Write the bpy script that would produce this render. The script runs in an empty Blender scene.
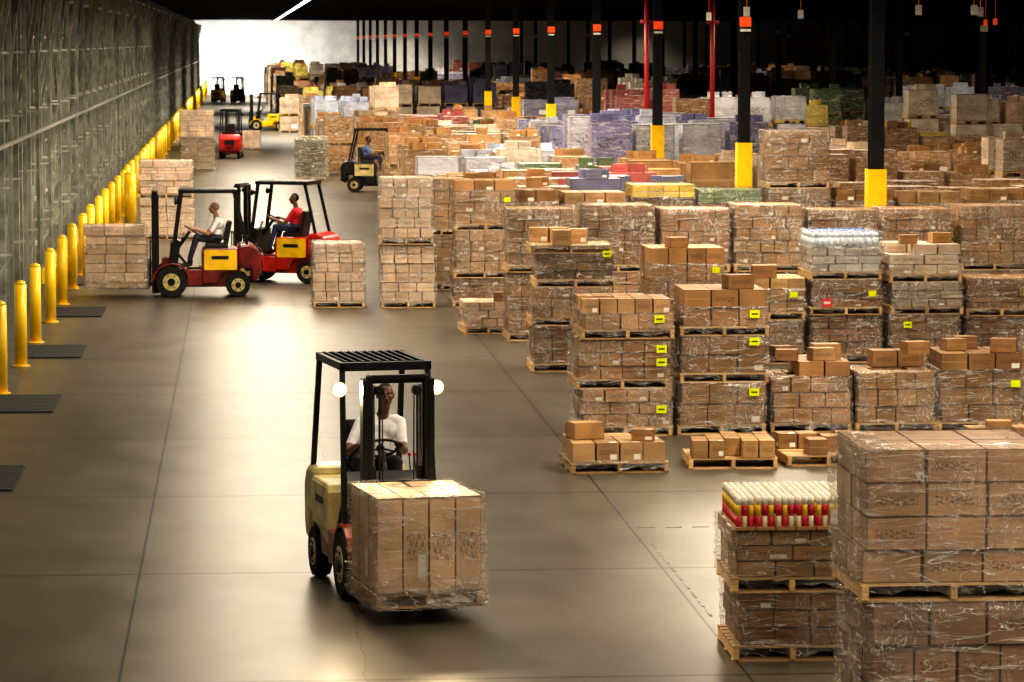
import bpy, math, random
from mathutils import Vector, Matrix
random.seed(7)
R = random.random
def U(a,b): return a+(b-a)*R()
scene = bpy.context.scene
COL = scene.collection

# ------------------------------------------------------------------ materials
class NT:
    def __init__(s, name):
        s.m = bpy.data.materials.new(name); s.m.use_nodes = True
        s.t = s.m.node_tree; s.n = s.t.nodes; s.l = s.t.links
        s.b = s.n['Principled BSDF']; s.out = s.n['Material Output']
    def new(s, t, **k):
        n = s.n.new(t)
        for a, v in k.items(): setattr(n, a, v)
        return n
    def put(s, sock, v):
        if isinstance(v, (int, float)): sock.default_value = v
        elif isinstance(v, (tuple, list)):
            sock.default_value = tuple(v) if len(v) == len(sock.default_value) else tuple(v)+(1,)
        else: s.l.new(v, sock)
    def math(s, op, a, b=0.0, clamp=False):
        n = s.new('ShaderNodeMath', operation=op); n.use_clamp = clamp
        s.put(n.inputs[0], a); s.put(n.inputs[1], b)
        return n.outputs[0]
    def mix(s, f, a, b, bt='MIX'):
        n = s.new('ShaderNodeMix', data_type='RGBA', blend_type=bt)
        s.put(n.inputs[0], f); s.put(n.inputs[6], a); s.put(n.inputs[7], b)
        return n.outputs[2]
    def noise(s, vec=None, scale=5, detail=3, rough=.5, dist=0):
        n = s.new('ShaderNodeTexNoise')
        n.inputs['Scale'].default_value = scale; n.inputs['Detail'].default_value = detail
        n.inputs['Roughness'].default_value = rough; n.inputs['Distortion'].default_value = dist
        if vec is not None: s.l.new(vec, n.inputs['Vector'])
        return n.outputs[0]
    def coord(s, kind='Object', scale=(1,1,1), rot=(0,0,0)):
        c = s.new('ShaderNodeTexCoord'); mp = s.new('ShaderNodeMapping')
        mp.inputs['Scale'].default_value = scale; mp.inputs['Rotation'].default_value = rot
        s.l.new(c.outputs[kind], mp.inputs['Vector'])
        return mp.outputs[0]
    def ramp(s, v, lo, hi):
        n = s.new('ShaderNodeMapRange'); n.inputs['From Min'].default_value = lo; n.inputs['From Max'].default_value = hi
        n.interpolation_type = 'SMOOTHSTEP'
        s.put(n.inputs['Value'], v); return n.outputs[0]
    def ridge(s, v, c=.5, w=.02):
        d = s.math('ABSOLUTE', s.math('SUBTRACT', v, c))
        return s.math('SUBTRACT', 1, s.ramp(d, 0, w))
    def bump(s, h, st=.2, d=.01):
        n = s.new('ShaderNodeBump'); n.inputs['Strength'].default_value = st; n.inputs['Distance'].default_value = d
        s.l.new(h, n.inputs['Height']); s.l.new(n.outputs[0], s.b.inputs['Normal'])

def mat(name, col, rough=.5, metal=0, var=.25, scale=6, bump=.0, emis=0, coat=0):
    t = NT(name); c = t.coord('Object')
    n = t.noise(c, scale, 4)
    dark = tuple(x*(1-var) for x in col); light = tuple(min(1, x*(1+var*.5)) for x in col)
    o = t.mix(t.ramp(n, .3, .7), dark, light)
    t.put(t.b.inputs['Base Color'], o)
    t.b.inputs['Roughness'].default_value = rough; t.b.inputs['Metallic'].default_value = metal
    t.b.inputs['Coat Weight'].default_value = coat
    if emis:
        t.put(t.b.inputs['Emission Color'], o); t.b.inputs['Emission Strength'].default_value = emis
    if bump: t.bump(t.noise(c, scale*6, 3), bump, .01)
    return t.m

def carton_mat(name, rough=.6, coat=0.0, wrapstreak=0.0):
    t = NT(name)
    at = t.new('ShaderNodeAttribute'); at.attribute_name = 'Col'
    col, al = at.outputs['Color'], at.outputs['Alpha']
    uvn = t.new('ShaderNodeUVMap'); sp = t.new('ShaderNodeSeparateXYZ'); t.l.new(uvn.outputs[0], sp.inputs[0])
    u = t.math('FRACT', sp.outputs[0]); v = t.math('FRACT', sp.outputs[1])
    def inr(x, a, b): return t.math('MULTIPLY', t.math('GREATER_THAN', x, a), t.math('LESS_THAN', x, b))
    mp = t.new('ShaderNodeMapping'); mp.inputs['Scale'].default_value = (16, 9, 1); t.l.new(uvn.outputs[0], mp.inputs['Vector'])
    tx = t.noise(mp.outputs[0], 1.4, 1)
    text = t.math('MULTIPLY', t.math('GREATER_THAN', tx, .53), t.math('MULTIPLY', inr(u, .14, .86), inr(v, .34, .62)))
    text = t.math('MULTIPLY', text, t.math('GREATER_THAN', al, .4))
    lab = t.math('MULTIPLY', t.math('MULTIPLY', inr(u, .6, .9), inr(v, .12, .4)), t.math('GREATER_THAN', al, .84))
    tape = t.math('MULTIPLY', t.math('MULTIPLY', inr(v, .46, .54), t.math('LESS_THAN', al, .3)), .35)
    eu = t.math('MINIMUM', u, t.math('SUBTRACT', 1, u)); ev = t.math('MINIMUM', v, t.math('SUBTRACT', 1, v))
    edge = t.math('LESS_THAN', t.math('MINIMUM', eu, t.math('MULTIPLY', ev, .75)), .016)
    n = t.noise(t.coord('Object'), 2.3, 4)
    base = t.mix(t.ramp(n, .3, .7), t.mix(1, col, (.70, .68, .66), 'MULTIPLY'), t.mix(1, col, (1.08, 1.08, 1.1), 'MULTIPLY'))
    base = t.mix(tape, base, (.5, .34, .18))
    base = t.mix(t.math('MULTIPLY', text, .7), base, t.mix(1, base, (.25, .2, .2), 'MULTIPLY'))
    base = t.mix(lab, base, (.75, .73, .68))
    base = t.mix(t.math('MULTIPLY', edge, .65), base, (.05, .03, .015))
    if wrapstreak:
        st = t.noise(t.coord('Object', (1.2, 1.2, 9)), 2.2, 5, .65, .6)
        s2 = t.ridge(t.noise(t.coord('Object', (2, 2, 3)), 2.0, 3, .5, 1.5), .5, .025)
        f = t.math('MAXIMUM', t.math('MULTIPLY', t.ramp(st, .53, .68), wrapstreak), t.math('MULTIPLY', s2, .45))
        base = t.mix(f, base, (.85, .82, .78))  # whitish film streaks, glints included, mixed into the carton colour
        t.bump(st, .5, .03)
    t.put(t.b.inputs['Base Color'], base)
    t.b.inputs['Roughness'].default_value = rough; t.b.inputs['Coat Weight'].default_value = coat
    t.b.inputs['Coat Roughness'].default_value = .18
    return t.m

def wrap_mat():
    t = NT('stretch_wrap_film')
    s1 = t.noise(t.coord('Object', (1.0, 1.0, 6)), 2.2, 6, .7, 1.0)
    s2 = t.noise(t.coord('Object', (2.2, 2.2, 1.5)), 2.4, 4, .55, 1.7)
    s3 = t.noise(t.coord('Object', (.8, .8, 4.5), (.4,.4,0)), 2.2, 3, .5, .5)
    mk = t.ramp(t.noise(t.coord('Object'), 1.7, 2), .40, .64)
    st = t.math('MULTIPLY', t.ramp(s1, .52, .72), .48)
    st = t.math('ADD', st, t.math('MULTIPLY', t.math('MULTIPLY', t.ridge(s2, .5, .018), mk), .65))  # film folds, with glints painted in as white lines of higher opacity
    st = t.math('ADD', st, t.math('MULTIPLY', t.math('MULTIPLY', t.ridge(s3, .5, .018), t.math('SUBTRACT', 1.15, mk)), .55))
    st = t.math('ADD', st, t.math('ADD', .07, t.math('MULTIPLY', mk, .10)))
    st = t.math('MINIMUM', st, .8)
    t.b.inputs['Base Color'].default_value = (.95, .92, .88, 1)
    t.b.inputs['Roughness'].default_value = .12
    t.b.inputs['Specular IOR Level'].default_value = 1.0
    t.b.inputs['Coat Weight'].default_value = 1.0; t.b.inputs['Coat Roughness'].default_value = .06
    t.bump(t.math('ADD', s1, s2), 1.0, .09)
    tr = t.new('ShaderNodeBsdfTransparent'); tr.inputs[0].default_value = (.95, .94, .92, 1)
    mx = t.new('ShaderNodeMixShader'); t.l.new(st, mx.inputs[0]); t.l.new(tr.outputs[0], mx.inputs[1]); t.l.new(t.b.outputs[0], mx.inputs[2])
    t.l.new(mx.outputs[0], t.out.inputs[0])
    return t.m

def attr_mat(name, rough=.5, var=.2, scale=5, coat=0):
    t = NT(name); at = t.new('ShaderNodeAttribute'); at.attribute_name = 'Col'
    n = t.noise(t.coord('Object'), scale, 4)
    o = t.mix(t.ramp(n, .3, .7), t.mix(1, at.outputs['Color'], (1-var,)*3, 'MULTIPLY'), at.outputs['Color'])
    t.put(t.b.inputs['Base Color'], o); t.b.inputs['Roughness'].default_value = rough; t.b.inputs['Coat Weight'].default_value = coat
    return t.m

CARTON = carton_mat('cardboard_carton')
CARTONW = carton_mat('cardboard_carton_wrapped', .45, .5, .65)
WRAP = wrap_mat()
def wood_mat():
    t = NT('pallet_wood'); at = t.new('ShaderNodeAttribute'); at.attribute_name = 'Col'
    n = t.noise(t.coord('Object', (2, 30, 30)), 2, 4)
    o = t.mix(t.ramp(n, .3, .7), t.mix(1, at.outputs['Color'], (.7, .64, .58), 'MULTIPLY'), at.outputs['Color'])
    t.put(t.b.inputs['Base Color'], o); t.b.inputs['Roughness'].default_value = .75
    return t.m
WOOD = wood_mat()
PAINT = attr_mat('printed_goods', .35, .15, 9, .3)
STEEL_D = mat('dark_painted_steel', (.018, .02, .022), .38, .3, .3, 5, .05)
STEEL_M = mat('worn_steel', (.25, .24, .23), .35, .9, .4, 8, .1)
RUBBER = mat('tyre_rubber', (.015, .014, .013), .75, 0, .3, 9, .2)
RED = mat('red_machine_paint', (.52, .02, .012), .3, 0, .3, 4, .03, 0, .5)
DKRED = mat('dark_red_machine_paint', (.20, .018, .012), .35, 0, .4, 4, .03, 0, .4)
YEL = mat('yellow_machine_paint', (.90, .58, .01), .35, 0, .15, 4, .03, 0, .4)
CREAM = mat('cream_machine_paint', (.66, .55, .26), .4, 0, .3, 4, .03, 0, .3)
SEATM = mat('black_vinyl_seat', (.02, .02, .02), .5, 0, .2, 12, .1)
BOLL = mat('yellow_bollard_paint', (.95, .62, .01), .35, 0, .15, 2.5, .02, 0, .3)
LAMP = mat('headlamp_bulb_glow', (1, .85, .6), .3, 0, 0, 1, 0, 60)
LENS = mat('headlamp_lens_glow', (1, .62, .26), .3, 0, 0, 1, 0, 2.2)  # weak orange emission put on the lens as a glow around the bulb
TUBE = mat('fluorescent_tube_glow', (1, .97, .9), .3, 0, 0, 1, 0, 5)
WHITE = mat('white_paint', (.75, .75, .71), .5, 0, .1)
ORANGE = mat('orange_red_sign', (.8, .1, .02), .5, 0, .1, 5, 0, .4)

# ------------------------------------------------------------------ mesh builder
class MB:
    def __init__(s): s.v=[]; s.f=[]; s.m=[]; s.c=[]; s.uv=[]; s.sm=[]
    def face(s, idx, m, col, uv=None, sm=False):
        s.f.append(idx); s.m.append(m); s.c.append(col); s.uv.append(uv or [(0,0),(1,0),(1,1),(0,1)][:len(idx)] if len(idx)<=4 else [(0,0)]*len(idx)); s.sm.append(sm)
    def box(s, cx, cy, cz, sx, sy, sz, m=0, col=(1,1,1,0), rz=0, uv=(1,1,1), bottom=True, M=None):
        b = len(s.v); hx, hy, hz = sx/2, sy/2, sz/2; ca, sa = math.cos(rz), math.sin(rz)
        for dz in (-hz, hz):
            for dx, dy in ((-hx,-hy),(hx,-hy),(hx,hy),(-hx,hy)):
                p = (cx+dx*ca-dy*sa, cy+dx*sa+dy*ca, cz+dz)
                if M is not None: p = tuple(M @ Vector(p))
                s.v.append(p)
        nu, nv, nw = uv
        def q(a, U_, V_): return [(0,0),(U_,0),(U_,V_),(0,V_)]
        s.face((b,b+1,b+5,b+4), m, col, q(0,nu,nw)); s.face((b+1,b+2,b+6,b+5), m, col, q(0,nv,nw))
        s.face((b+2,b+3,b+7,b+6), m, col, q(0,nu,nw)); s.face((b+3,b,b+4,b+7), m, col, q(0,nv,nw))
        s.face((b+4,b+5,b+6,b+7), m, col, q(0,nu,nv))
        if bottom: s.face((b+3,b+2,b+1,b), m, col, q(0,nu,nv))
    def beam(s, p0, p1, w, d=None, m=0, col=(1,1,1,0)):
        d = d or w; p0, p1 = Vector(p0), Vector(p1); L = (p1-p0).length
        z = (p1-p0).normalized(); x = Vector((1,0,0)) if abs(z.x) < .9 else Vector((0,1,0))
        y = z.cross(x).normalized(); x = y.cross(z).normalized()
        M = Matrix((x, y, z)).transposed().to_4x4(); M.translation = (p0+p1)/2
        s.box(0,0,0,w,d,L,m,col,M=M)
    def cyl(s, p0, p1, r0, r1=None, n=12, m=0, col=(1,1,1,0), caps=True):
        r1 = r0 if r1 is None else r1; p0, p1 = Vector(p0), Vector(p1)
        z = (p1-p0).normalized(); x = Vector((1,0,0)) if abs(z.x) < .9 else Vector((0,1,0))
        y = z.cross(x).normalized(); x = y.cross(z).normalized(); b = len(s.v)
        for p, r in ((p0,r0),(p1,r1)):
            for i in range(n):
                a = 2*math.pi*i/n; s.v.append(tuple(p+x*(r*math.cos(a))+y*(r*math.sin(a))))
        for i in range(n):
            j = (i+1)%n; s.face((b+i,b+j,b+n+j,b+n+i), m, col, sm=True)
        if caps:
            s.face(tuple(b+n-1-i for i in range(n)), m, col); s.face(tuple(b+n+i for i in range(n)), m, col)
    def path(s, pts, r, n=6, m=0, col=(1,1,1,0)):
        for a, b in zip(pts[:-1], pts[1:]): s.cyl(a, b, r, r, n, m, col)
    def extr(s, prof, x0, x1, m=0, col=(1,1,1,0)):
        n = len(prof); b = len(s.v)
        for x in (x0, x1):
            for y, z in prof: s.v.append((x, y, z))
        for i in range(n):
            j = (i+1)%n; s.face((b+i,b+n+i,b+n+j,b+j), m, col)
        s.face(tuple(b+i for i in range(n)), m, col); s.face(tuple(b+n+n-1-i for i in range(n)), m, col)
    def sph(s, c, r, n=10, k=6, m=0, col=(1,1,1,0)):
        if isinstance(r, (int, float)): r = (r, r, r)
        b = len(s.v); s.v.append((c[0], c[1], c[2]-r[2]))
        for i in range(1, k):
            t = math.pi*i/k-math.pi/2
            for j in range(n):
                a = 2*math.pi*j/n; s.v.append((c[0]+r[0]*math.cos(t)*math.cos(a), c[1]+r[1]*math.cos(t)*math.sin(a), c[2]+r[2]*math.sin(t)))
        s.v.append((c[0], c[1], c[2]+r[2])); top = len(s.v)-1
        for j in range(n):
            jj = (j+1)%n
            s.face((b, b+1+jj, b+1+j), m, col, [(0,0)]*3, True)
            for i in range(k-2):
                q = b+1+i*n; s.face((q+j, q+jj, q+n+jj, q+n+j), m, col, sm=True)
            q = b+1+(k-2)*n; s.face((q+j, q+jj, top), m, col, [(0,0)]*3, True)
    def build(s, name, mats, parent=None, bevel=0, loc=(0,0,0), rz=0, seg=2):
        me = bpy.data.meshes.new(name); me.from_pydata(s.v, [], s.f)
        for mm in mats: me.materials.append(mm)
        me.polygons.foreach_set('material_index', s.m)
        me.polygons.foreach_set('use_smooth', s.sm)
        ul = me.uv_layers.new(name='UVMap'); ca = me.color_attributes.new('Col', 'FLOAT_COLOR', 'CORNER')
        fu = []; fc = []
        for f, c, uv in zip(s.f, s.c, s.uv):
            cc = tuple(c) if len(c) == 4 else tuple(c)+(0,)
            for i in range(len(f)): fu.extend(uv[i]); fc.extend(cc)
        ul.data.foreach_set('uv', fu); ca.data.foreach_set('color', fc)
        me.update(); me.validate()
        o = bpy.data.objects.new(name, me); COL.objects.link(o)
        o.location = loc; o.rotation_euler[2] = rz
        if parent: o.parent = parent
        if bevel:
            b = o.modifiers.new('Bevel', 'BEVEL'); b.width = bevel; b.segments = seg; b.limit_method = 'ANGLE'; b.angle_limit = .6
        return o
def empty(name, loc=(0,0,0), rz=0):
    o = bpy.data.objects.new(name, None); COL.objects.link(o); o.location = loc; o.rotation_euler[2] = rz; o.empty_display_size = .3
    return o

# ------------------------------------------------------------------ room
XL, XR, Y0, Y1, ZC = -4.9, 84.0, -22.0, 345.0, 7.6
def floor_mat():
    t = NT('polished_concrete'); g = t.new('ShaderNodeNewGeometry'); sp = t.new('ShaderNodeSeparateXYZ'); t.l.new(g.outputs['Position'], sp.inputs[0])
    x, y = sp.outputs[0], sp.outputs[1]
    n1 = t.noise(t.coord('Object', (.3, .08, 1)), 1, 3, .5, .2)
    n2 = t.noise(t.coord('Object', (2.6, .14, 1)), 1, 4, .55, .1)
    n3 = t.noise(t.coord('Object', (1.2, .7, 1)), 1.1, 4, .55)
    base = t.mix(t.ramp(n1, .2, .8), (.074, .064, .049), (.108, .096, .076))
    base = t.mix(t.math('MULTIPLY', t.ramp(n2, .4, .9), .4), base, (.042, .036, .028))
    base = t.mix(t.math('MULTIPLY', t.ramp(n3, .2, .9), .25), base, (.14, .122, .096))
    sx = t.math('LESS_THAN', t.math('ABSOLUTE', t.math('SUBTRACT', t.math('FLOORED_MODULO', t.math('ADD', x, 1+2.48), 4.96), 2.48)), .012)
    sy = t.math('LESS_THAN', t.math('ABSOLUTE', t.math('SUBTRACT', t.math('FLOORED_MODULO', t.math('ADD', y, -31.9+2.75), 5.5), 2.75)), .04)
    wob = t.math('MULTIPLY', t.math('SUBTRACT', t.noise(t.coord('Object', (0, .5, 0)), 2, 4), .5), .25)
    ck = t.math('LESS_THAN', t.math('ABSOLUTE', t.math('SUBTRACT', t.math('ADD', x, wob), .95)), .008)
    se = t.math('MAXIMUM', t.math('MAXIMUM', t.math('MULTIPLY', sx, .8), t.math('MULTIPLY', sy, .6)), t.math('MULTIPLY', ck, .5))
    base = t.mix(t.math('MULTIPLY', se, .85), base, (.012, .010, .008))
    t.put(t.b.inputs['Base Color'], base)
    t.put(t.b.inputs['Roughness'], t.math('ADD', .288, t.math('MULTIPLY', t.ramp(n3, .2, .8), .06)))
    t.put(t.b.inputs['Specular IOR Level'], t.math('SUBTRACT', .52, t.math('MULTIPLY', se, .4)))
    return t.m
mb = MB(); mb.box((XL+XR)/2, (Y0+Y1)/2, -.1, XR-XL+1, Y1-Y0+1, .2); mb.build('floor', [floor_mat()])
def wall_mat(name, col, sc=(4,4,.1), rib=.35):
    t = NT(name); n = t.noise(t.coord('Object'), .6, 5, .6)
    w = t.new('ShaderNodeTexWave'); w.inputs['Scale'].default_value = 1; t.l.new(t.coord('Object', sc), w.inputs[0])
    base = t.mix(t.ramp(n, .3, .7), tuple(c*.75 for c in col), col)
    t.put(t.b.inputs['Base Color'], base); t.b.inputs['Roughness'].default_value = .6
    t.bump(w.outputs[1], rib, .04)
    return t.m
BW = wall_mat('white_metal_panel', (.76, .75, .72), (2,0,0))
LW = wall_mat('grey_green_metal_panel', (.20, .205, .18), (0,3,0))
DKW = wall_mat('dim_grey_panel', (.12, .11, .1), (2,2,0))
mb = MB(); mb.box((XL+XR)/2, Y1+.1, ZC/2, XR-XL, .2, ZC); mb.build('wall_back', [BW])
mb = MB(); mb.box(XL-.1, (Y0+Y1)/2, ZC/2, .2, Y1-Y0, ZC); mb.build('wall_left', [LW])
mb = MB(); mb.box(XR+.1, (Y0+Y1)/2, ZC/2, .2, Y1-Y0, ZC); mb.build('wall_right', [DKW])
mb = MB(); mb.box((XL+XR)/2, Y0-.1, ZC/2, XR-XL, .2, ZC); mb.build('wall_front', [DKW])
CEIL = mat('dark_roof_deck', (.02, .019, .018), .8, 0, .3, .5)
mb = MB(); mb.box((XL+XR)/2, (Y0+Y1)/2, ZC+.1, XR-XL+1, Y1-Y0+1, .2); mb.build('ceiling', [CEIL])
mb = MB()
y = -15
while y < Y1-2:
    mb.box((XL+XR)/2, y, ZC-.08, XR-XL-.1, .12, .06)
    mb.box((XL+XR)/2, y, ZC-.45, XR-XL-.1, .12, .06)
    x = XL+.3; 
    while x < 60:
        mb.beam((x, y, ZC-.45), (x+.7, y, ZC-.08), .04); mb.beam((x+.7, y, ZC-.08), (x+1.4, y, ZC-.45), .04); x += 1.4
    y += 5.4
mb.build('roof_joists', [STEEL_D])

# left wall steelwork + dock doors
GRN = mat('grey_steel_framing', (.36, .37, .33), .4, .2, .35, 3)
DOOR = mat('dock_door_panel', (.52, .53, .48), .45, 0, .3, 1.5)
GLOW = mat('dock_door_gap_glow', (.9, .92, .85), .5, 0, .1, 1, 0, .8)  # self-lit strip standing in for a bright gap beside each door
mb = MB()
y = 24.0; k = 0
while y < Y1-5:
    mb.box(XL+.3, y, 3.5, .18, .12, 7.0, 0); mb.box(XL+.75, y+.5, 3.3, .07, .07, 6.6, 0)
    if k % 2 == 0:
        mb.beam((XL+.3, y, .2), (XL+.3, y+4.1, 3.5), .06); mb.beam((XL+.3, y+4.1, 3.5), (XL+.3, y, 6.8), .06)
        mb.beam((XL+.35, y+2, 3.3), (XL+1.0, y+2, 6.6), .07); mb.beam((XL+.35, y+3.6, 3.3), (XL+1.0, y+3.6, 6.6), .07)
    else:
        mb.beam((XL+.75, y+.5, 4.5), (XL+.75, y+4.6, 6.6), .06)
        mb.beam((XL+.3, y, .4), (XL+.75, y+.5, 1.2), .05)
    for z in (1.2, 2.4, 3.6, 4.8, 6.0): mb.beam((XL+.3, y, z), (XL+.75, y+.5, z), .04)
    mb.box(XL+.3, y+2.05, 3.4, .06, .06, 6.8, 0)
    y += 4.1; k += 1
for z in (.5, 1.5, 2.7, 3.9, 5.1, 6.3): mb.box(XL+.24, (22+Y1)/2, z, .07, Y1-24, .07, 0)
for z in (3.2, 6.55): mb.box(XL+.78, (22+Y1)/2, z, .06, Y1-24, .06, 0)
mb.build('wall_steel_framing', [GRN])
mb = MB(); y = 25.0; k = 0
while y < Y1-4:
    for i in range(6): mb.box(XL+.06, y+1.5, .25+i*.48, .08, 2.5, .46, 0)
    mb.box(XL+.09, y+.22, 1.5, .05, .06, 2.9, 1)
    if k % 2: mb.box(XL+.12, y+2.95, 1.35, .06, .3, .45, 2)
    y += 4.1; k += 1
mb.build('dock_doors', [DOOR, GLOW, WHITE])

# bollards (yellow)
y = 44.5
while y < 335:
    mb = MB(); h = 1.33
    mb.cyl((0,0,0), (0,0,h-.06), .095, n=16); mb.cyl((0,0,h-.06), (0,0,h-.02), .095, .075, 16); mb.cyl((0,0,h-.02), (0,0,h), .075, .03, 16)
    mb.cyl((0,0,0), (0,0,.02), .14, n=16)
    mb.build('yellow_bollard', [BOLL], loc=(-3.45+U(-.02,.02), y, 0)); y += 4.15 if y < 150 else 6.0
mb = MB(); mb.cyl((0,0,0),(0,0,1.45),.16,n=18); mb.cyl((0,0,1.45),(0,0,1.5),.16,.08,18); mb.build('yellow_bollard', [BOLL], loc=(-3.05, 92.5, 0))
mb = MB(); mb.box(0, 0, .55, .06, 270, .28, 0)
for k in range(70): mb.box(-.05, -133+k*3.85, .35, .08, .12, .7, 0)
mb.build('yellow_guard_rail', [BOLL], loc=(-3.8, 200, 0))
MATM = mat('rubber_floor_mat', (.018, .017, .015), .7, 0, .3, 20, .2)
for yy in (39.1, 47.2, 55.2, 63.3, 71.5):
    mb = MB()
    for k in range(12): mb.box(0, -1.03+k*.188, .012, .95, .15, .02)
    mb.box(0, 0, .005, .99, 2.24, .01); mb.build('floor_grate', [MATM], loc=(-3.08, yy, 0))
mb = MB(); WL = mat('worn_white_floor_paint', (.24, .22, .18), .5, 0, .5, 6)
for k in range(5): mb.box(3.85+k*.28, 34.6, .002, .17, .03, .004)
for k in range(9): mb.box(4.05, 29.3+k*.5, .002, .025, .3, .004)
mb.build('floor_markings', [WL])

# columns
for cxn, cx in enumerate((11.35, 27.5, 43.7, 59.9)):
    for j in range(18):
        yy = 60.5+16.2*j
        if cx/yy > .27: continue
        mb = MB(); w = .25
        for s_ in (-1, 1): mb.box(0, s_*(w/2-.012), ZC/2, w, .024, ZC, 0)
        mb.box(0, 0, ZC/2, .02, w-.04, ZC, 0)
        if cxn == 0:
            for s_ in (-1, 1): mb.box(s_*.16, 0, 1.36, .02, .34, 2.72, 1); mb.box(0, s_*.16, 1.36, .30, .02, 2.72, 1)
            if j: mb.box(0, -.15, 5.45, .26, .03, .22, 2); mb.box(0, -.17, 5.26, .24, .03, .06, 3)
        else:
            for s_ in (-1, 1): mb.box(s_*.16, 0, .9, .02, .34, 1.8, 1); mb.box(0, s_*.16, .9, .30, .02, 1.8, 1)
            if j % 3 == 1: mb.box(0, -.17, 5.5, .3, .03, .25, 3)
        mb.build('steel_column', [STEEL_D, BOLL, ORANGE, WHITE], loc=(cx, yy, 0))
RP = mat('red_fire_pipe', (.34, .012, .012), .4, 0, .1)
RISERS = ((11.95, 100.5), (14.4, 104.0))
for x_, y_ in RISERS:
    mb = MB(); mb.cyl((0,0,0),(0,0,ZC-.02),.075,n=12); mb.cyl((0,0,1.2),(0,0,1.5),.13,n=12); mb.cyl((-.2,0,5.6),(.2,0,5.6),.06,n=10)
    mb.build('fire_sprinkler_riser', [RP], loc=(x_, y_, 0))
for x_, y_, c_ in ((13.2,66,3),(14.3,66,3),(10.4,70,3),(12.6,76.5,3),(11.4,83,3),(15.3,70,3),(24,109,2),(23.2,104,2)):
    mb = MB(); mb.box(0,0,0,.13,.02,.2,c_-2); mb.cyl((0,0,.1),(0,0,1.97),.006,n=5); mb.build('hanging_aisle_sign', [ORANGE, WHITE], loc=(x_, y_, 5.62))

# ------------------------------------------------------------------ pallets and stacks
BR = [(.34,.185,.075),(.40,.235,.10),(.25,.135,.052),(.48,.30,.145),(.36,.205,.085)]
def jit(c, a=.17):
    k = 1+U(-a, a); return (min(1, c[0]*k), min(1, c[1]*k*(1+U(-.03,.03))), min(1, c[2]*k), R())
def pallet(mb, x, y, z, w, d, m=1, tint=None):
    c = tint or (.66,.46,.23)
    for k in range(7): mb.box(x, y-d/2+d*(k+.5)/7, z+.118, w, d/7*.72, .02, m, jit(c,.2))
    for s_ in (-1,0,1): mb.box(x+s_*(w/2-.03), y, z+.063, .045, d-.01, .09, m, jit(c,.2))
    for k in (0,3,6): mb.box(x, y-d/2+d*(k+.5)/7, z+.009, w, d/7*.72, .018, m, jit(c,.2))
def cartons(mb, x, y, z, w, d, h, nx, ny, nz, col, m=0, ragged=0, jitter=.013):
    cw, cd, ch = w/nx, d/ny, h/nz
    for k in range(nz):
        ox, oy = U(-jitter,jitter)*1.8, U(-jitter,jitter)*1.8
        kx = nx if (k % 2 == 0 or nx < 3 or nz < 3) else nx-(1 if R() < .5 else 0); cw = w/kx
        for i in range(kx):
            for j in range(ny):
                if 0 < i < kx-1 and 0 < j < ny-1 and k < nz-1: continue
                if k == nz-1 and ragged and R() < ragged: continue
                mb.box(x-w/2+cw*(i+.5)+ox+U(-1,1)*jitter*.5, y-d/2+cd*(j+.5)+oy+U(-1,1)*jitter*.5, z+ch*(k+.5), cw-.012, cd-.012, ch-.008, m, jit(col), rz=U(-1,1)*jitter*.8)
def wrapfilm(mb, x, y, z0, z1, w, d, m=2, top=True):
    n = 48; L = 14; b = len(mb.v)
    per = []
    for i in range(n):
        t = 4*i/n; s_, f = int(t), t-int(t)
        c = [(-1,-1),(1,-1),(1,1),(-1,1),(-1,-1)]
        per.append((c[s_][0]*(1-f)+c[s_+1][0]*f, c[s_][1]*(1-f)+c[s_+1][1]*f))
    rows = L+(2 if top else 0)
    for l in range(rows):
        if l < L: zz = z0+(z1-z0)*l/(L-1); sc = 1.0
        else: zz = z1+.012; sc = (.9, .68)[l-L]
        for (px, py) in per:
            o = .016+U(0,.026) if l < L else 0
            mb.v.append((x+(px*(w/2+o))*sc, y+(py*(d/2+o))*sc, zz+U(-.01,.01)*(1 if 0<l<L else .5)+(-U(0,.06) if l==0 and z0>.06 else 0)+(.012 if l>=L-1 else 0)))
    for l in range(rows-1):
        for i in range(n):
            j = (i+1)%n; mb.face((b+l*n+i, b+l*n+j, b+(l+1)*n+j, b+(l+1)*n+i), m, (1,1,1,0), sm=True)
TAG = (.80,.90,.0,0)
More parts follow.
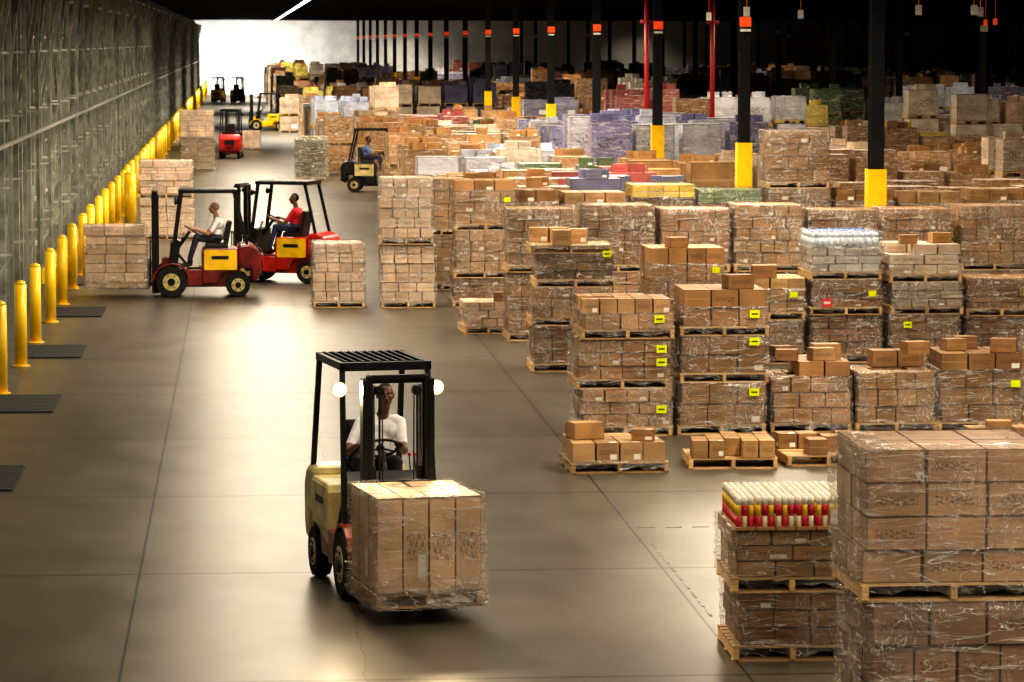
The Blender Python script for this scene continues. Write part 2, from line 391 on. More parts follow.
def stack(name, X, Yf, w, d, tiers, rz=None, wrap=True, tags=(), loose=0, goods=None, rtags=()):
    """tiers: (height incl. pallet, nx, nz, colour, ragged)"""
    mb = MB(); z = 0
    if rz is None: rz = U(-.035,.035)
    for ti, (h, nx, nz, col, rag) in enumerate(tiers):
        ox, oy = U(-.04,.04), U(-.03,.03)
        pallet(mb, ox, oy, z, w, d)
        cw, cd = w-U(.02,.10), d-U(.02,.08); cc = jit(col, .2)[:3]
        cartons(mb, ox, oy, z+.128, cw, cd, h-.13, nx, max(2, nx-1), nz, cc, 0, rag)
        if wrap: wrapfilm(mb, ox, oy, z+.09, z+h-(0.0 if not rag else (h-.13)/nz), cw, cd, 2, True)
        if Yf > 38 and X > 4 and h > .5 and not tags and (int(X*7)+ti) % 3 == 0: mb.box(w*.36, -d/2-.05, z+h*.62, .12, .006, .09, 3, TAG)
        z += h
    for k in range(loose):
        ss = U(.2,.3); mb.box(U(-.35,.35), -d/2+.25+.3*(k%3), z+ss*.33, ss*1.3, ss, ss*.66, 0, jit(BR[k%5]), rz=U(-.3,.3))
    for tx, tz in tags: mb.box(tx, -d/2-.05, tz, .13, .006, .1, 3, TAG); mb.box(tx, -d/2-.054, tz, .08, .003, .02, 3, (.1,.1,.02,0))
    for tx, tz in rtags: mb.box(tx, -d/2-.05, tz, .15, .006, .13, 3, (.75,.06,.08,0)); mb.box(tx, -d/2-.054, tz, .1, .003, .04, 3, (.8,.75,.7,0))
    if goods: goods(mb, z, w, d)
    return mb.build(name, [CARTON, WOOD, WRAP, PAINT], loc=(X, Yf+d/2, 0), rz=rz)

def canisters(mb, z, w, d):
    for g in range(6):
        for i in range(3):
            for j in range(9):
                x = -w/2+.035+g*(w/6)+i*.05; y = -d/2+.06+j*(d-.2)/8
                c1, c2 = (((.62,.02,.05,0),(.85,.55,.02,0)),((.80,.72,.5,0),(.6,.02,.05,0)))[(g//2+i)%2]
                mb.cyl((x,y,z), (x,y,z+.11), .024, n=8, m=3, col=c1); mb.cyl((x,y,z+.11), (x,y,z+.2), .024, n=8, m=3, col=c2)
                mb.cyl((x,y,z+.2), (x,y,z+.265), .024, .019, n=8, m=3, col=(.8,.76,.66,0))
    mb.box(w/2-.12, -d/2+.028, z+.1, .16, .004, .12, 3, (.9,.9,.9,0))
    for g in range(6): mb.box(-w/2+.085+g*(w/6), -.07, z+.012, w/6-.008, d-.1, .022, 0, (.5,.3,.14,.2))
def bottles(mb, z, w, d):
    for i in range(11):
        for j in range(6):
            x = -w/2+.08+i*(w-.16)/10; y = -d/2+.1+j*(d-.2)/5
            mb.cyl((x,y,z),(x,y,z+.16),.045,n=8,m=3,col=(.62,.70,.82,0)); mb.cyl((x,y,z+.16),(x,y,z+.24),.045,.02,n=8,m=3,col=(.68,.75,.86,0)); mb.cyl((x,y,z+.24),(x,y,z+.26),.02,n=6,m=3,col=(.2,.3,.6,0))
    wrapfilm(mb, 0, 0, z, z+.25, w-.04, d-.06)
def slabgoods(col):
    def f(mb, z, w, d):
        for i in range(4):
            for j in range(3):
                for q in range(2): mb.box(-w*3/8+i*w/4, -d/3+j*d/3, z+.06+q*.12, w/4-.015, d/3-.015, .11, 3, jit(col,.25)[:3]+(0,))
        wrapfilm(mb, 0, 0, z, z+.25, w-.02, d-.02)
    return f

PALE = (.76,.57,.41); TAN=(.48,.33,.19)
# foreground right
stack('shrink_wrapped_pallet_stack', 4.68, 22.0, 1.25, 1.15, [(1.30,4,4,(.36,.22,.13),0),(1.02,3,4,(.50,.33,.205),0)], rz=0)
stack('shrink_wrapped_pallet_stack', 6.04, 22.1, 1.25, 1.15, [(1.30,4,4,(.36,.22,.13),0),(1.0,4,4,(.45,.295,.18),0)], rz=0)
stack('canister_topped_pallet_stack', 4.43, 26.9, .98, 1.1, [(.56,3,3,BR[0],0),(.52,3,3,BR[1],0)], goods=canisters, rz=-.02)
# low pallets
stack('carton_pallet', 4.32, 39.0, 1.15, 1.05, [(.36,4,1,BR[3],.12)], wrap=True, loose=2, rz=.04)
stack('carton_pallet', 5.72, 39.3, 1.05, 1.0, [(.34,5,1,BR[1],.3)], wrap=False, rz=-.05)
stack('carton_pallet', 6.85, 39.5, 1.0, 1.0, [(.32,4,1,BR[4],.3)], wrap=False, rz=.03)
T = lambda h, c, nx=3, nz=3, r=0: (h, nx, nz, c, r)
stack('carton_pallet_stack', 4.82, 42.7, 1.2, 1.1, [T(.60,BR[3],4),T(.64,BR[1],4),T(.52,BR[3],5,2,.2)], tags=((.45,.35),(.45,.95),(.45,1.12),(.42,1.5)), rz=.01)
stack('carton_pallet_stack', 6.08, 42.8, 1.15, 1.1, [T(.66,BR[4],3,2),T(.60,BR[2],3,2),T(.60,BR[0],3,2,.15)], tags=((.4,.55),(.4,1.2),(.4,1.55)), loose=1)
stack('carton_pallet_stack', 7.22, 42.9, 1.05, 1.1, [T(.92,BR[4],4,4,.3)], loose=4)
stack('carton_pallet_stack', 8.32, 42.8, 1.08, 1.1, [T(1.0,BR[1],4,4,.4)], loose=1)
stack('carton_pallet_stack', 9.48, 42.8, 1.1, 1.1, [T(1.02,BR[2],3,4,.35)], loose=3)
stack('carton_pallet_stack', 10.7, 43.0, 1.1, 1.1, [T(1.2,BR[3],3,4)])
stack('carton_pallet_stack', 8.9, 37.8, 1.1, 1.1, [T(.55,BR[1],4,2,.3)], loose=1, rtags=((.1,.5),))
# row 2
stack('carton_pallet_stack', 5.0, 51.2, 1.25, 1.1, [T(.70,BR[2],4,3),T(.58,BR[1],4,3),T(.52,BR[2],4,3),T(.36,BR[3],4,1,.3)], tags=((.5,1.8),(.5,1.0),(.45,.4)))
stack('carton_pallet_stack', 6.85, 52.2, 1.2, 1.1, [T(.92,BR[1],4,3),T(.9,BR[0],4,3,.3)], loose=1)
stack('carton_pallet_stack', 8.1, 52.2, 1.15, 1.1, [T(.68,BR[2],4,3),T(.66,BR[3],4,3,.3)], loose=1)
stack('bottle_topped_pallet_stack', 9.35, 52.3, 1.15, 1.1, [T(.75,BR[2],4,6),T(.55,BR[4],4,4),T(.5,(.50,.48,.47),4,3)], goods=bottles, rtags=((-.3,.95),))
stack('shrink_wrapped_pallet_stack', 10.62, 52.3, 1.15, 1.1, [T(.75,BR[0],4,5),T(.5,(.4,.32,.25),4,3),T(.6,(.5,.4,.3),3,3,.3)], tags=((-.3,.6),), loose=2)
stack('shrink_wrapped_pallet_stack', 11.87, 52.5, 1.15, 1.1, [T(.7,BR[2],4,6),T(.6,BR[0],4,5)])
stack('carton_pallet_stack', 13.1, 52.5, 1.15, 1.1, [T(.8,BR[1],4,4),T(.5,BR[0],4,3,.2)])
x_ = 5.0; k = 0
while x_ < 15.5:
    stack('shrink_wrapped_pallet_stack', x_, 56.5+U(-.1,.1), 1.18, 1.1, [T(1.15,BR[k%3],5,5),T(1.08+U(-.05,.05),BR[(k+1)%3],5,5)], rz=0)
    x_ += 1.27; k += 1
stack('wrapped_carton_pallet', 1.74, 64.0, .98, 1.1, [T(1.22,PALE,4,6)])
stack('wrapped_carton_pallet_stack', 3.06, 63.8, 1.03, 1.1, [T(1.2,PALE,4,6),T(1.26,PALE,4,6)])
stack('carton_pallet_stack', 3.98, 68.5, 1.0, 1.1, [T(1.1,BR[1],3,4),T(1.15,BR[3],3,4)])
stack('carton_pallet_stack', 4.54, 63.9, 1.18, 1.1, [T(.55,BR[2],4,3),T(.9,BR[3],4,4),T(.95,BR[1],4,4,.2)])
stack('wrapped_carton_pallet', 4.2, 58.0, .85, 1.0, [T(.55,PALE,3,3,.1)], loose=1, rz=.06)
stack('wrapped_carton_pallet_stack', -1.95, 86.5, 1.4, 1.2, [T(1.05,PALE,4,5),T(.95,PALE,4,5)])
stack('wrapped_carton_pallet_stack', -1.75, 133, 1.35, 1.2, [T(1.2,TAN,4,5),T(1.15,PALE,4,5)])
stack('wrapped_carton_pallet', .35, 158, .95, 1.1, [T(.9,PALE,4,4)])
GRNG = (.13,.13,.06)
stack('wrapped_carton_pallet', 2.45, 123, 1.1, 1.1, [T(1.5,GRNG,3,8)]); stack('wrapped_carton_pallet', 2.6, 126.5, 1.1, 1.1, [T(1.5,(.3,.22,.1),3,8)])
# row 4
x_ = 5.4; k = 0
while x_ < 17:
    hh = U(1.03,1.1); g = None; tr = [T(hh,BR[k%5],4,4),T(hh,BR[(k+2)%5],4,4,.2)]
    if k == 2: g = slabgoods((.75,.55,.03)); tr[1] = T(.95,BR[0],4,4)
    if k == 3: g = slabgoods((.12,.2,.08)); tr[1] = T(.9,BR[0],4,4)
    if k == 4: tr = [T(1.1,BR[1],4,4),T(1.1,BR[2],4,4),T(1.1,BR[0],4,4)]
    stack('carton_pallet_stack', x_, 64.5, 1.2, 1.1, tr, goods=g)
    x_ += 1.3; k += 1

def far_tier(mb, x, y, z, w, d, h, col, nx, nz, wrapped):
    for s_ in (-1,0,1): mb.box(x+s_*(w/2-.05), y, z+.05, .09, d, .1, 1, (.5,.34,.16,0))
    mb.box(x, y, z+.115, w, d, .03, 1, (.6,.42,.2,0), bottom=False)
    m = 2 if wrapped else 0
    mb.box(x, y, z+.13+(h-.13)/2, w-U(.03,.08), d-.05, h-.13, m, jit(col, .32), uv=(nx, nx, nz), bottom=False)
FAR = BR+BR+BR+[(.54,.42,.30),(.28,.17,.085),(.58,.46,.34),(.5,.38,.28),(.6,.52,.43)]
ODD = [(.13,.13,.22),(.22,.22,.33),(.4,.46,.56),(.6,.6,.58),(.11,.17,.08),(.36,.1,.09),(.13,.2,.34),(.6,.56,.5),(.5,.5,.56),(.62,.5,.12)]
def override(x, y):
    bw = random.choice([(.13,.13,.25),(.17,.17,.31),(.48,.50,.58),(.20,.21,.38)])
    if 93.5 < y < 105 and 10.2 < x < 14.6: return (bw, 2, 1.38, 5, 7, True)
    if 108 < y < 122 and 9.6 < x < 13.5: return (bw, 2, 1.15, 5, 6, True)
    if 165 < y < 178 and 7.3 < x < 9.2: return ((.42,.48,.62), 2, 1.2, 4, 5, True)
    if 146 < y < 156 and x < 5.6: return ((.42,.48,.62), 2, 1.2, 4, 5, True)
    return None
y = 73.0; row = 0; lane = {}
while y < 334:
    mb = MB(); x = 5.1 if y < 128 else (3.6 if y < 185 else 2.6)
    if 111.5 < y < 117: x = 7.7
    xmax = min(.245*y+2, 80); blk = row//3; n = 0
    aisle = (row % 6 == 5)
    while x < xmax and not aisle:
        key = (blk, int((x+1.3)/2.6))
        if key not in lane:
            odd = R() < (.17 if y < 200 else .28)
            lane[key] = (random.choice(ODD) if odd else random.choice(FAR), random.choice([1,2,2,2] if y < 105 else ([1,2,2,2,2,3] if y<160 else [2,2,2,3])), U(.75,1.08), random.choice([3,4,5]), random.choice([4,5,6,7]), R() < .75, R()<.07)
        col, nt, th, nx, nz, wr, gone = lane[key]
        ov = override(x, y)
        if ov: col, nt, th, nx, nz, wr = ov; gone = False
        if not gone and (R() > .05 or ov):
            ok = True
            for cx in (11.35, 27.5, 43.7, 59.9):
                jn = round((y-60.5)/16.2)
                if abs(x-cx) < .9 and abs(y-(60.5+16.2*jn)) < 1.0: ok = False
            for rx, ry in RISERS:
                if abs(x-rx) < .8 and abs(y-ry) < .85: ok = False
            if ok:
                z = 0; t_ = nt if ov else max(1, nt-(1 if R()<.12 else 0))
                for q in range(t_):
                    h = th*(1+U(-.08,.05)); far_tier(mb, x+U(-.04,.04), y+U(-.03,.03), z, 1.15, 1.05, h, col, nx, nz, wr); z += h
                if R() < .5:
                    for q in range(random.randint(1,6)): mb.box(x+U(-.35,.35), y+U(-.3,.3), z+.1, .35, .3, .2, 0, jit(col), bottom=False)
                n += 1
        x += 1.3 
        if R() < .04: x += .5
    if n: mb.build('stored_pallet_row', [CARTON, WOOD, CARTONW], loc=(0,0,0))
    y += 2.3 if y > 110 else 1.9; row += 1

# ------------------------------------------------------------------ forklift
SC = .975
def forklift(name, X, Y, rz, body, hood, panel, cw, lift=.12, lamps=False):
    E = empty(name, (X, Y, 0), rz); E.scale = (SC,)*3
    def B(mb, nm, mats, bev=.012, k=.88):
        mb.v = [(v[0]*k, v[1], v[2]) for v in mb.v]
        return mb.build(nm, mats, parent=E, bevel=bev)
    mb = MB()
    mb.extr([(-.80,.2),(.78,.2),(.78,.6),(-.05,.6),(-.05,.56),(-.46,.56),(-.55,.66),(-.70,.8),(-.80,.78)], -.34, .34, 0)
    mb.extr([(-.30,.24),(.0,.24),(.0,.56),(-.30,.56)], -.53, .53, 0)
    B(mb, 'chassis', [body])
    mb = MB(); mb.extr([(-.0,.40),(.72,.56),(.72,.98),(.04,.98),(0,.9)], -.53, .53, 0)
    B(mb, 'battery_hood', [hood], .02)
    mb = MB(); mb.extr([(-.0,.28),(.30,.28),(.42,.55),(0,.42)], -.53, .53, 0)
    B(mb, 'side_step', [body], .02)
    mb = MB(); mb.box(.535,.37,.75,.012,.66,.40,0); mb.box(-.535,.37,.75,.012,.66,.40,0)
    for s_ in (-1,1): mb.box(s_*.543,.36,.80,.006,.34,.07,1)
    B(mb, 'side_panels', [panel, STEEL_D], .004)
    mb = MB(); mb.extr([(.72,.58),(.98,.58),(1.0,.30),(1.12,.34),(1.18,.5),(1.19,.86),(1.1,1.02),(.95,1.08),(.72,1.06)], -.53, .53, 0)
    B(mb, 'counterweight', [cw], .06)
    mb = MB(); mb.box(0,1.195,.72,.5,.01,.2,0)
    for i in range(5): mb.box(0,1.2,.45+i*.03,.4,.008,.012,0)
    mb.cyl((0,1.15,.4),(0,1.24,.4),.04,n=10)
    B(mb, 'rear_grille', [STEEL_D], 0)
    mb = MB()
    for s_ in (-1,1):
        for yy, r, w in ((-.62,.315,.20),(.72,.245,.17)):
            xo = s_*.45
            mb.cyl((xo-w/2,yy,r),(xo+w/2,yy,r),r*.94,n=28,m=0)
            mb.cyl((xo-w/2+.03,yy,r),(xo+w/2-.03,yy,r),r,n=28,m=0)
            mb.cyl((xo+s_*(w/2),yy,r),(xo+s_*(w/2+.006),yy,r),r*.55,n=20,m=1)
            mb.cyl((xo+s_*(w/2),yy,r),(xo+s_*(w/2+.03),yy,r),r*.24,n=14,m=2)
            for q in range(6):
                a = q*math.pi/3; mb.cyl((xo+s_*(w/2),yy+math.cos(a)*r*.42,r+math.sin(a)*r*.42),(xo+s_*(w/2+.018),yy+math.cos(a)*r*.42,r+math.sin(a)*r*.42),.016,n=6,m=2)
    B(mb, 'wheels', [RUBBER, CREAM, STEEL_D], 0)
    mb = MB()
    for s_ in (-1,1):
        pr = []
        for q in range(9):
            a = math.radians(5+q*170/8); pr.append((-.62-math.cos(a)*.35, .31+math.sin(a)*.35))
        for q in reversed(range(9)):
            a = math.radians(5+q*170/8); pr.append((-.62-math.cos(a)*.39, .31+math.sin(a)*.39))
        mb.extr(pr, *( (.33,.54) if s_>0 else (-.54,-.33)), 0)
        mb.cyl((s_*.3,.72,.245),(s_*.4,.72,.245),.06,n=10)
        mb.cyl((0,-.62,.315),(s_*.4,-.62,.315),.07,n=10)
    B(mb, 'fenders', [body], .008)
    mb = MB(); mb.extr([(-.66,.66),(-.50,.60),(-.42,1.12),(-.50,1.16),(-.62,1.08)], -.40, .40, 0)
    mb.cyl((0,-.46,1.0),(0,-.23,1.31),.035,n=12,m=0)
    n = 26
    cc = Vector((0,-.20,1.335)); ax = Vector((0,.55,.83)).normalized(); e1 = Vector((1,0,0)); e2 = ax.cross(e1)
    ring = [tuple(cc+e1*(.17*math.cos(2*math.pi*q/n))+e2*(.17*math.sin(2*math.pi*q/n))) for q in range(n+1)]
    mb.path(ring, .013, 8, 0)
    for a in (.5, 2.6, 4.7): mb.cyl(tuple(cc), tuple(cc+e1*.17*math.cos(a)+e2*.17*math.sin(a)), .01, n=6)
    mb.cyl(tuple(cc-ax*.02), tuple(cc+ax*.015), .04, n=12)
    for q in range(3): mb.cyl((.24+q*.05,-.42,1.1),(.24+q*.05,-.36,1.28),.007,n=6); mb.sph((.24+q*.05,-.36,1.29),.018,8,5,1)
    B(mb, 'dashboard_and_steering', [STEEL_D, RED], 0, 1)
    mb = MB(); mb.box(0,.30,1.015,.48,.46,.08,0); mb.box(0,.28,1.055,.42,.40,.05,0)
    M = Matrix.Translation((0,.53,1.28)) @ Matrix.Rotation(-.18,4,'X'); mb.box(0,0,0,.46,.09,.5,0,M=M); mb.box(0,-.04,.02,.36,.05,.38,0,M=M)
    for s_ in (-1,1): mb.box(s_*.25,.36,1.18,.04,.28,.04,0)
    B(mb, 'seat', [SEATM], .03)
    mb = MB(); zt = 2.13
    for s_ in (-1,1):
        mb.beam((s_*.49,-.60,.68),(s_*.46,-.40,zt),.05,.07); mb.beam((s_*.48,.92,1.0),(s_*.46,.66,zt),.055,.06)
        mb.beam((s_*.46,-.46,zt),(s_*.46,.72,zt),.06,.07)
        mb.beam((s_*.48,-.56,.95),(s_*.48,-.25,.58),.03,.03)
    for yy in (-.43,.69): mb.box(0,yy,zt,.98,.06,.08)
    mb.box(0,.13,zt-.01,.92,.05,.04)
    for q in range(10): mb.box(-.405+q*.09,.13,zt+.025,.022,1.12,.045)
    B(mb, 'overhead_guard', [STEEL_D], .006)
    # mast
    mb = MB(); ym = -.93
    for s_ in (-1,1):
        mb.box(s_*.37,ym,1.07,.022,.13,1.98,0); mb.box(s_*.345,ym-.06,1.07,.05,.02,1.98,0); mb.box(s_*.345,ym+.06,1.07,.05,.02,1.98,0)
        mb.box(s_*.315,ym-.01,1.07+lift*.5,.018,.11,1.94,0); mb.box(s_*.295,ym-.06,1.07+lift*.5,.04,.016,1.94,0); mb.box(s_*.295,ym+.04,1.07+lift*.5,.04,.016,1.94,0)
        mb.cyl((s_*.25,ym+.03,.2),(s_*.25,ym+.03,1.25),.028,n=12,m=0); mb.cyl((s_*.25,ym+.03,1.25),(s_*.25,ym+.03,2.0),.018,n=12,m=1)
        mb.box(s_*.2,ym-.04,1.22,.022,.012,1.48,0); mb.cyl((s_*.2,ym-.075,1.95),(s_*.2,ym+.03,1.95),.045,n=14)
        mb.cyl((s_*.3,-.8,.62),(s_*.3,-.6,.75),.035,n=10,m=0)
        mb.path([(s_*.16,ym-.03,.5),(s_*.165,ym-.03,1.2),(s_*.17,ym-.03,1.95)],.008,6,0)
    for z_, h_ in ((2.04,.05),(.95,.05),(.28,.12)): mb.box(0,ym+.05,z_,.76,.04,h_,0)
    mb.box(0,ym-.02,2.03+lift*.5,.62,.07,.04,0)
    B(mb, 'mast', [STEEL_D, STEEL_M], .004)
    mb = MB(); yc = -1.03
    for z_ in (.12,.50): mb.box(0,yc,z_+lift,.92,.04,.10,0)
    for x_ in (-.36,.36): mb.box(x_,yc,.33+lift,.06,.03,.42,0)
    for q in range(9): mb.box(-.44+q*.11,yc,.75+lift,.022,.02,.42,0)
    mb.box(0,yc,.97+lift,.92,.025,.035,0)
    for s_ in (-1,1):
        mb.extr([(-1.05,.58+lift),(-1.05,.015+lift),(-1.10,.0+lift),(-2.12,.012+lift),(-2.12,.022+lift),(-1.12,.045+lift),(-1.09,.06+lift),(-1.09,.58+lift)], s_*.26-.055, s_*.26+.055, 1)
    B(mb, 'carriage_and_forks', [STEEL_D, STEEL_M], .003)
    mb = MB()
    for s_ in (-1,1):
        mb.beam((s_*.40,-.42,1.95),(s_*.46,-.46,1.93),.02)
        mb.cyl((s_*.46,-.46,1.93),(s_*.46,-.54,1.93),.035,.072,18,m=0)
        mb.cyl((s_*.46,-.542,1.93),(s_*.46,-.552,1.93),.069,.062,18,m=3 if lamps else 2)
        mb.sph((s_*.46,-.55,1.93),(.036,.02,.036),12,8,m=1 if lamps else 2)
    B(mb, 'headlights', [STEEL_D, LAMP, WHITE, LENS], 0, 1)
    if lamps:
        for s_ in (-1,1):
            l = bpy.data.lights.new('headlight_beam', 'SPOT'); l.energy = 110; l.color = (1,.76,.46); l.spot_size = math.radians(130); l.spot_blend = 1; l.shadow_soft_size = .05
            o = bpy.data.objects.new('headlight_beam', l); COL.objects.link(o); o.parent = E; o.location = (s_*.46,-.60,1.93); o.rotation_euler = (math.radians(-55),0,math.radians(0))
    return E

def place(E, lx, ly):
    a = E.rotation_euler[2]; lx *= SC; ly *= SC
    return (E.location.x+lx*math.cos(a)-ly*math.sin(a), E.location.y+lx*math.sin(a)+ly*math.cos(a))

# ------------------------------------------------------------------ person (seated operator)
def person(name, E, skin, shirt, pants, hair, turn=0, bald=False, lean=0):
    caps = []
    SK, SH, PA, SO = 0, 1, 2, 3
    def lx(p):
        if p[1] < .1: return Vector(p)
        return Vector((p[0]+lean*max(0, min(1, (p[2]-1.18)/.45)), p[1], p[2]))
    def cap(p0, p1, r0, r1, l): caps.append((lx(p0), lx(p1), r0, r1, l))
    L = Vector
    cap((-.08,.30,1.18),(.08,.30,1.18),.125,.125,PA)
    cap((0,.31,1.22),(0,.33,1.36),.145,.15,SH)
    cap((-.07,.33,1.45),(.07,.33,1.45),.125,.125,SH)
    cap((-.06,.31,1.28),(.06,.31,1.28),.12,.12,SH)
    cap((-.14,.32,1.53),(.14,.32,1.53),.065,.065,SH)
    cap((0,.315,1.53),(0,.285,1.68),.058,.052,SK)
    for s_ in (-1,1):
        cap((s_*.10,.26,1.16),(s_*.17,-.10,1.18),.092,.068,PA)
        cap((s_*.17,-.10,1.18),(s_*.17,-.24,.74),.064,.045,PA)
        cap((s_*.17,-.23,.66),(s_*.18,-.38,.62),.042,.036,SO); cap((s_*.17,-.22,.72),(s_*.17,-.23,.65),.045,.042,SO)
        cap((s_*.19,.32,1.51),(s_*.25,.20,1.33),.062,.050,SH)
        cap((s_*.25,.20,1.33),(s_*.27,.13,1.265),.046,.042,SK)
        cap((s_*.27,.13,1.265),(s_*.218,-.12,1.35),.041,.026,SK)
        cap((s_*.212,-.15,1.362),(s_*.205,-.215,1.368),.022,.022,SK); cap((s_*.215,-.135,1.345),(s_*.205,-.19,1.348),.022,.02,SK)
        for q in range(4):
            yq = -.155-.0225*q; ln = (.9,1.0,.95,.8)[q]
            cap((s_*.20,yq,1.378),(s_*.172,yq-.004,1.392),.0105,.010,SK)
            cap((s_*.172,yq-.004,1.392),(s_*(.172-.028*ln),yq-.004,1.376),.010,.009,SK)
            cap((s_*(.172-.028*ln),yq-.004,1.376),(s_*(.172-.026*ln),yq,1.350),.009,.0075,SK)
        cap((s_*.20,-.145,1.345),(s_*.172,-.135,1.325),.0125,.011,SK); cap((s_*.172,-.135,1.325),(s_*.148,-.150,1.318),.011,.009,SK)
    H = L((lean,.265,1.785))
    ca, sa = math.cos(turn), math.sin(turn)
    def h(p):
        return (H.x+p[0]*ca-p[1]*sa, H.y+p[0]*sa+p[1]*ca, H.z+p[2])
    mb = MB()
    for p0,p1,r0,r1,l in caps:
        mb.cyl(tuple(p0),tuple(p1),r0,r1,14); mb.sph(tuple(p0),r0,14,8); mb.sph(tuple(p1),r1,14,8)
    mb.sph(h((0,.012,.025)),(.077,.095,.092),18,12); mb.sph(h((0,-.025,-.045)),(.060,.066,.072),16,10)
    mb.sph(h((0,-.055,-.085)),(.034,.034,.028),12,8)
    mb.cyl(h((0,-.088,.01)),h((0,-.108,-.025)),.009,.014,8); mb.sph(h((0,-.106,-.028)),(.017,.016,.013),10,6)
    mb.cyl(h((-.035,-.082,.022)),h((.035,-.082,.022)),.011,.011,8)
    mb.cyl(h((-.02,-.088,-.056)),h((.02,-.088,-.056)),.009,.009,8)
    for s_ in (-1,1):
        mb.sph(h((s_*.078,.01,-.005)),(.012,.022,.034),8,8); mb.sph(h((s_*.045,-.06,-.02)),(.025,.025,.025),8,6)
    me = bpy.data.meshes.new('t'); me.from_pydata(mb.v, [], mb.f); me.update()
    o = bpy.data.objects.new('t', me); COL.objects.link(o)
    r = o.modifiers.new('r','REMESH'); r.mode = 'VOXEL'; r.voxel_size = .0085; r.use_smooth_shade = True
    s2 = o.modifiers.new('s','SMOOTH'); s2.factor = .5; s2.iterations = 2
    dg = bpy.context.evaluated_depsgraph_get(); dg.update()
    nm = bpy.data.meshes.new_from_object(o.evaluated_get(dg)); bpy.data.objects.remove(o)
    nm.name = name
    smat = mat(name+'_skin', skin, .45, 0, .12, 12)
    mats = [smat, mat(name+'_shirt', shirt, .85, 0, .12, 14, .25), mat(name+'_trousers', pants, .85, 0, .2, 12, .2), mat(name+'_shoes', (.02,.018,.015), .5), mat(name+'_hair', hair, .7, 0, .3, 40, .3)]
    for m_ in mats: nm.materials.append(m_)
    zH = H.z-.12
    for p in nm.polygons:
        c = p.center
        if c.z > zH and (c-H).length < .17:
            dx, dy, dz = c.x-H.x, c.y-H.y, c.z-H.z
            fx, fy = dx*ca+dy*sa, -dx*sa+dy*ca
            isH = (fy > .03 and dz > -.05 and abs(fx) < .082) or dz > .075-(fy*.3 if fy<0 else 0)
            if bald and dz > .07: isH = False
            p.material_index = 4 if isH else 0
        else:
            best = 9; bl = 0
            for p0,p1,r0,r1,l in caps:
                d = p1-p0; t = max(0, min(1, (c-p0).dot(d)/d.length_squared)); dd = (c-(p0+d*t)).length-(r0+(r1-r0)*t)
                if dd < best: best = dd; bl = l
            p.material_index = bl
        p.use_smooth = True
    ob = bpy.data.objects.new(name, nm); COL.objects.link(ob)
    ob.location = E.location; ob.rotation_euler = E.rotation_euler; ob.scale = E.scale
    mb = MB()
    for s_ in (-1,1):
        mb.sph(h((s_*.030,-.080,.004)),(.013,.009,.008),10,6,0); mb.sph(h((s_*.030,-.0875,.004)),(.005,.004,.005),8,6,1)
        mb.cyl(h((s_*.045,-.088,.026)),h((s_*.018,-.095,.028)),.004,.004,6,m=1)
    mb.cyl(h((-.018,-.097,-.056)),h((.018,-.097,-.056)),.004,.004,6,m=2)
    mb.build('face_features', [WHITE, mats[4], mat(name+'_lips',(skin[0]*.6,skin[1]*.35,skin[2]*.35),.5)], parent=ob)
    return ob

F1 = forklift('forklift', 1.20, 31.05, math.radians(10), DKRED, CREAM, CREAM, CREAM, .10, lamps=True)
F2 = forklift('forklift', -.83, 67.3, math.radians(-88), DKRED, DKRED, YEL, DKRED, .16)
F3 = forklift('forklift', .82, 71.2, math.radians(-112), RED, RED, YEL, RED, .1)
F4 = forklift('forklift', -.5, 147.5, math.radians(176), RED, RED, RED, RED, .1)
F5 = forklift('forklift', 1.4, 193, math.radians(-95), YEL, YEL, YEL, YEL, .1)
F6 = forklift('forklift', 4.45, 114, math.radians(82), STEEL_D, STEEL_D, CREAM, STEEL_D, .1)
F7 = forklift('forklift', -2.0, 285, math.radians(170), RED, RED, CREAM, YEL, .1)
F8 = forklift('forklift', -.4, 282, math.radians(10), STEEL_D, YEL, YEL, YEL, .1)
person('forklift_driver', F1, (.19,.095,.06), (.85,.85,.87), (.03,.03,.04), (.01,.008,.007), turn=-.1, lean=.15)
person('forklift_driver', F2, (.42,.22,.14), (.85,.85,.85), (.05,.05,.08), (.35,.33,.3), bald=True)
person('forklift_driver', F3, (.2,.1,.06), (.62,.03,.04), (.05,.08,.16), (.012,.01,.01), turn=.4)
person('forklift_driver', F6, (.2,.1,.06), (.15,.22,.45), (.05,.05,.1), (.012,.01,.01))

def load(name, E, w, d, h, nx, nz, col, lift):
    mb = MB(); pallet(mb, 0, 0, 0, w, d)
    cartons(mb, 0, 0, .128, w-.02, d-.02, h, nx, 3, nz, col)
    wrapfilm(mb, 0, 0, .0, .128+h, w-.01, d-.01)
    wrapfilm(mb, 0, 0, -.01, .26, w+.01, d+.01, top=False)
    x, y = place(E, 0, -1.12-d/2/SC)
    return mb.build(name, [CARTON, WOOD, WRAP, PAINT], loc=(x, y, lift*SC+.045), rz=E.rotation_euler[2])
load('wrapped_carton_load', F1, .95, 1.08, .84, 4, 1, (.70,.51,.33), .10)
load('wrapped_carton_load', F2, 1.1, 1.2, 1.08, 4, 6, PALE, .16)
load('wrapped_carton_load', F6, 1.1, 1.1, .8, 4, 4, TAN, .1)

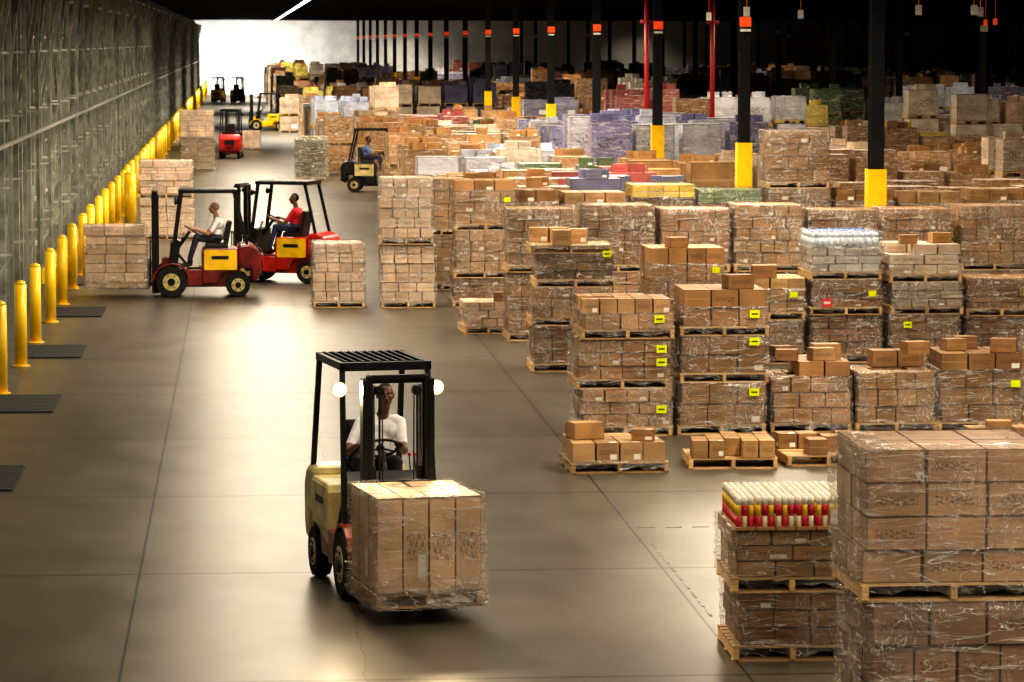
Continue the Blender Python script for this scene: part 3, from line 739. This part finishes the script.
# ------------------------------------------------------------------ lights
mb = MB(); y = 30
while y < 335:
    mb.box(3.05, y, 6.93, .16, 3.6, .05, 0); mb.box(3.05, y, 7.0, .26, 3.7, .09, 1); mb.cyl((3.05,y,7.0),(3.05,y,ZC-.02),.01,n=5,m=1); y += 3.9
mb.build('fluorescent_strip_lights', [TUBE, STEEL_D])
def area(x, y, z, sx, sy, p, col=(1,.86,.67), spread=165, rot=(0,0,0)):
    l = bpy.data.lights.new('ceiling_and_fill_light', 'AREA'); l.shape = 'RECTANGLE'; l.size = sx; l.size_y = sy; l.energy = p; l.color = col; l.spread = math.radians(spread)
    o = bpy.data.objects.new('ceiling_and_fill_light', l); COL.objects.link(o); o.location = (x, y, z); o.rotation_euler = rot
for y_, k_, r_ in ((12,.30,.72),(34,.40,.76),(56,.68,.86),(78,1.05,.95),(100,.90,1),(122,.9,1),(146,.9,1)):
    area(.6, y_, 6.85, 2.6, 18, 1650*k_); area(8.5, y_, 6.85, 1.6, 18, 1750*r_)
    if y_ > 30: area(18, y_, 6.85, 1.6, 18, 1000*r_)
    if y_ > 70: area(31, y_, 6.85, 1.6, 18, 500)
for y_ in (180, 220, 260, 300, 333):
    area(1.0, y_, 6.85, 3, 20, 3100, (1,.93,.81), 130); area(16, y_, 6.85, 3, 20, 1500, spread=130); area(40, y_, 6.85, 3, 20, 500, spread=130)  # added area lights with no fixtures; narrow spread keeps them unseen
area(0, 332, 6.8, 8, 3, 2800, (1,.98,.94), 150, (math.radians(45),0,0))  # extra lamp added to brighten the back wall, no fixture there
w = bpy.data.worlds.new('World'); scene.world = w; w.use_nodes = True
w.node_tree.nodes['Background'].inputs[0].default_value = (.9,.8,.7,1); w.node_tree.nodes['Background'].inputs[1].default_value = .05

# ------------------------------------------------------------------ camera
cam = bpy.data.cameras.new('camera'); co = bpy.data.objects.new('camera', cam); COL.objects.link(co)
co.location = (0,0,5.0); co.rotation_euler = (math.radians(90-5.03), 0, math.radians(-4.52))
cam.lens = 119.5; cam.sensor_width = 36; cam.clip_end = 1000
cam.dof.use_dof = True; cam.dof.focus_distance = 31; cam.dof.aperture_fstop = 11
scene.camera = co
scene.view_settings.view_transform = 'Standard'
try: scene.view_settings.look = 'High Contrast'
except Exception as e: print('look', e)
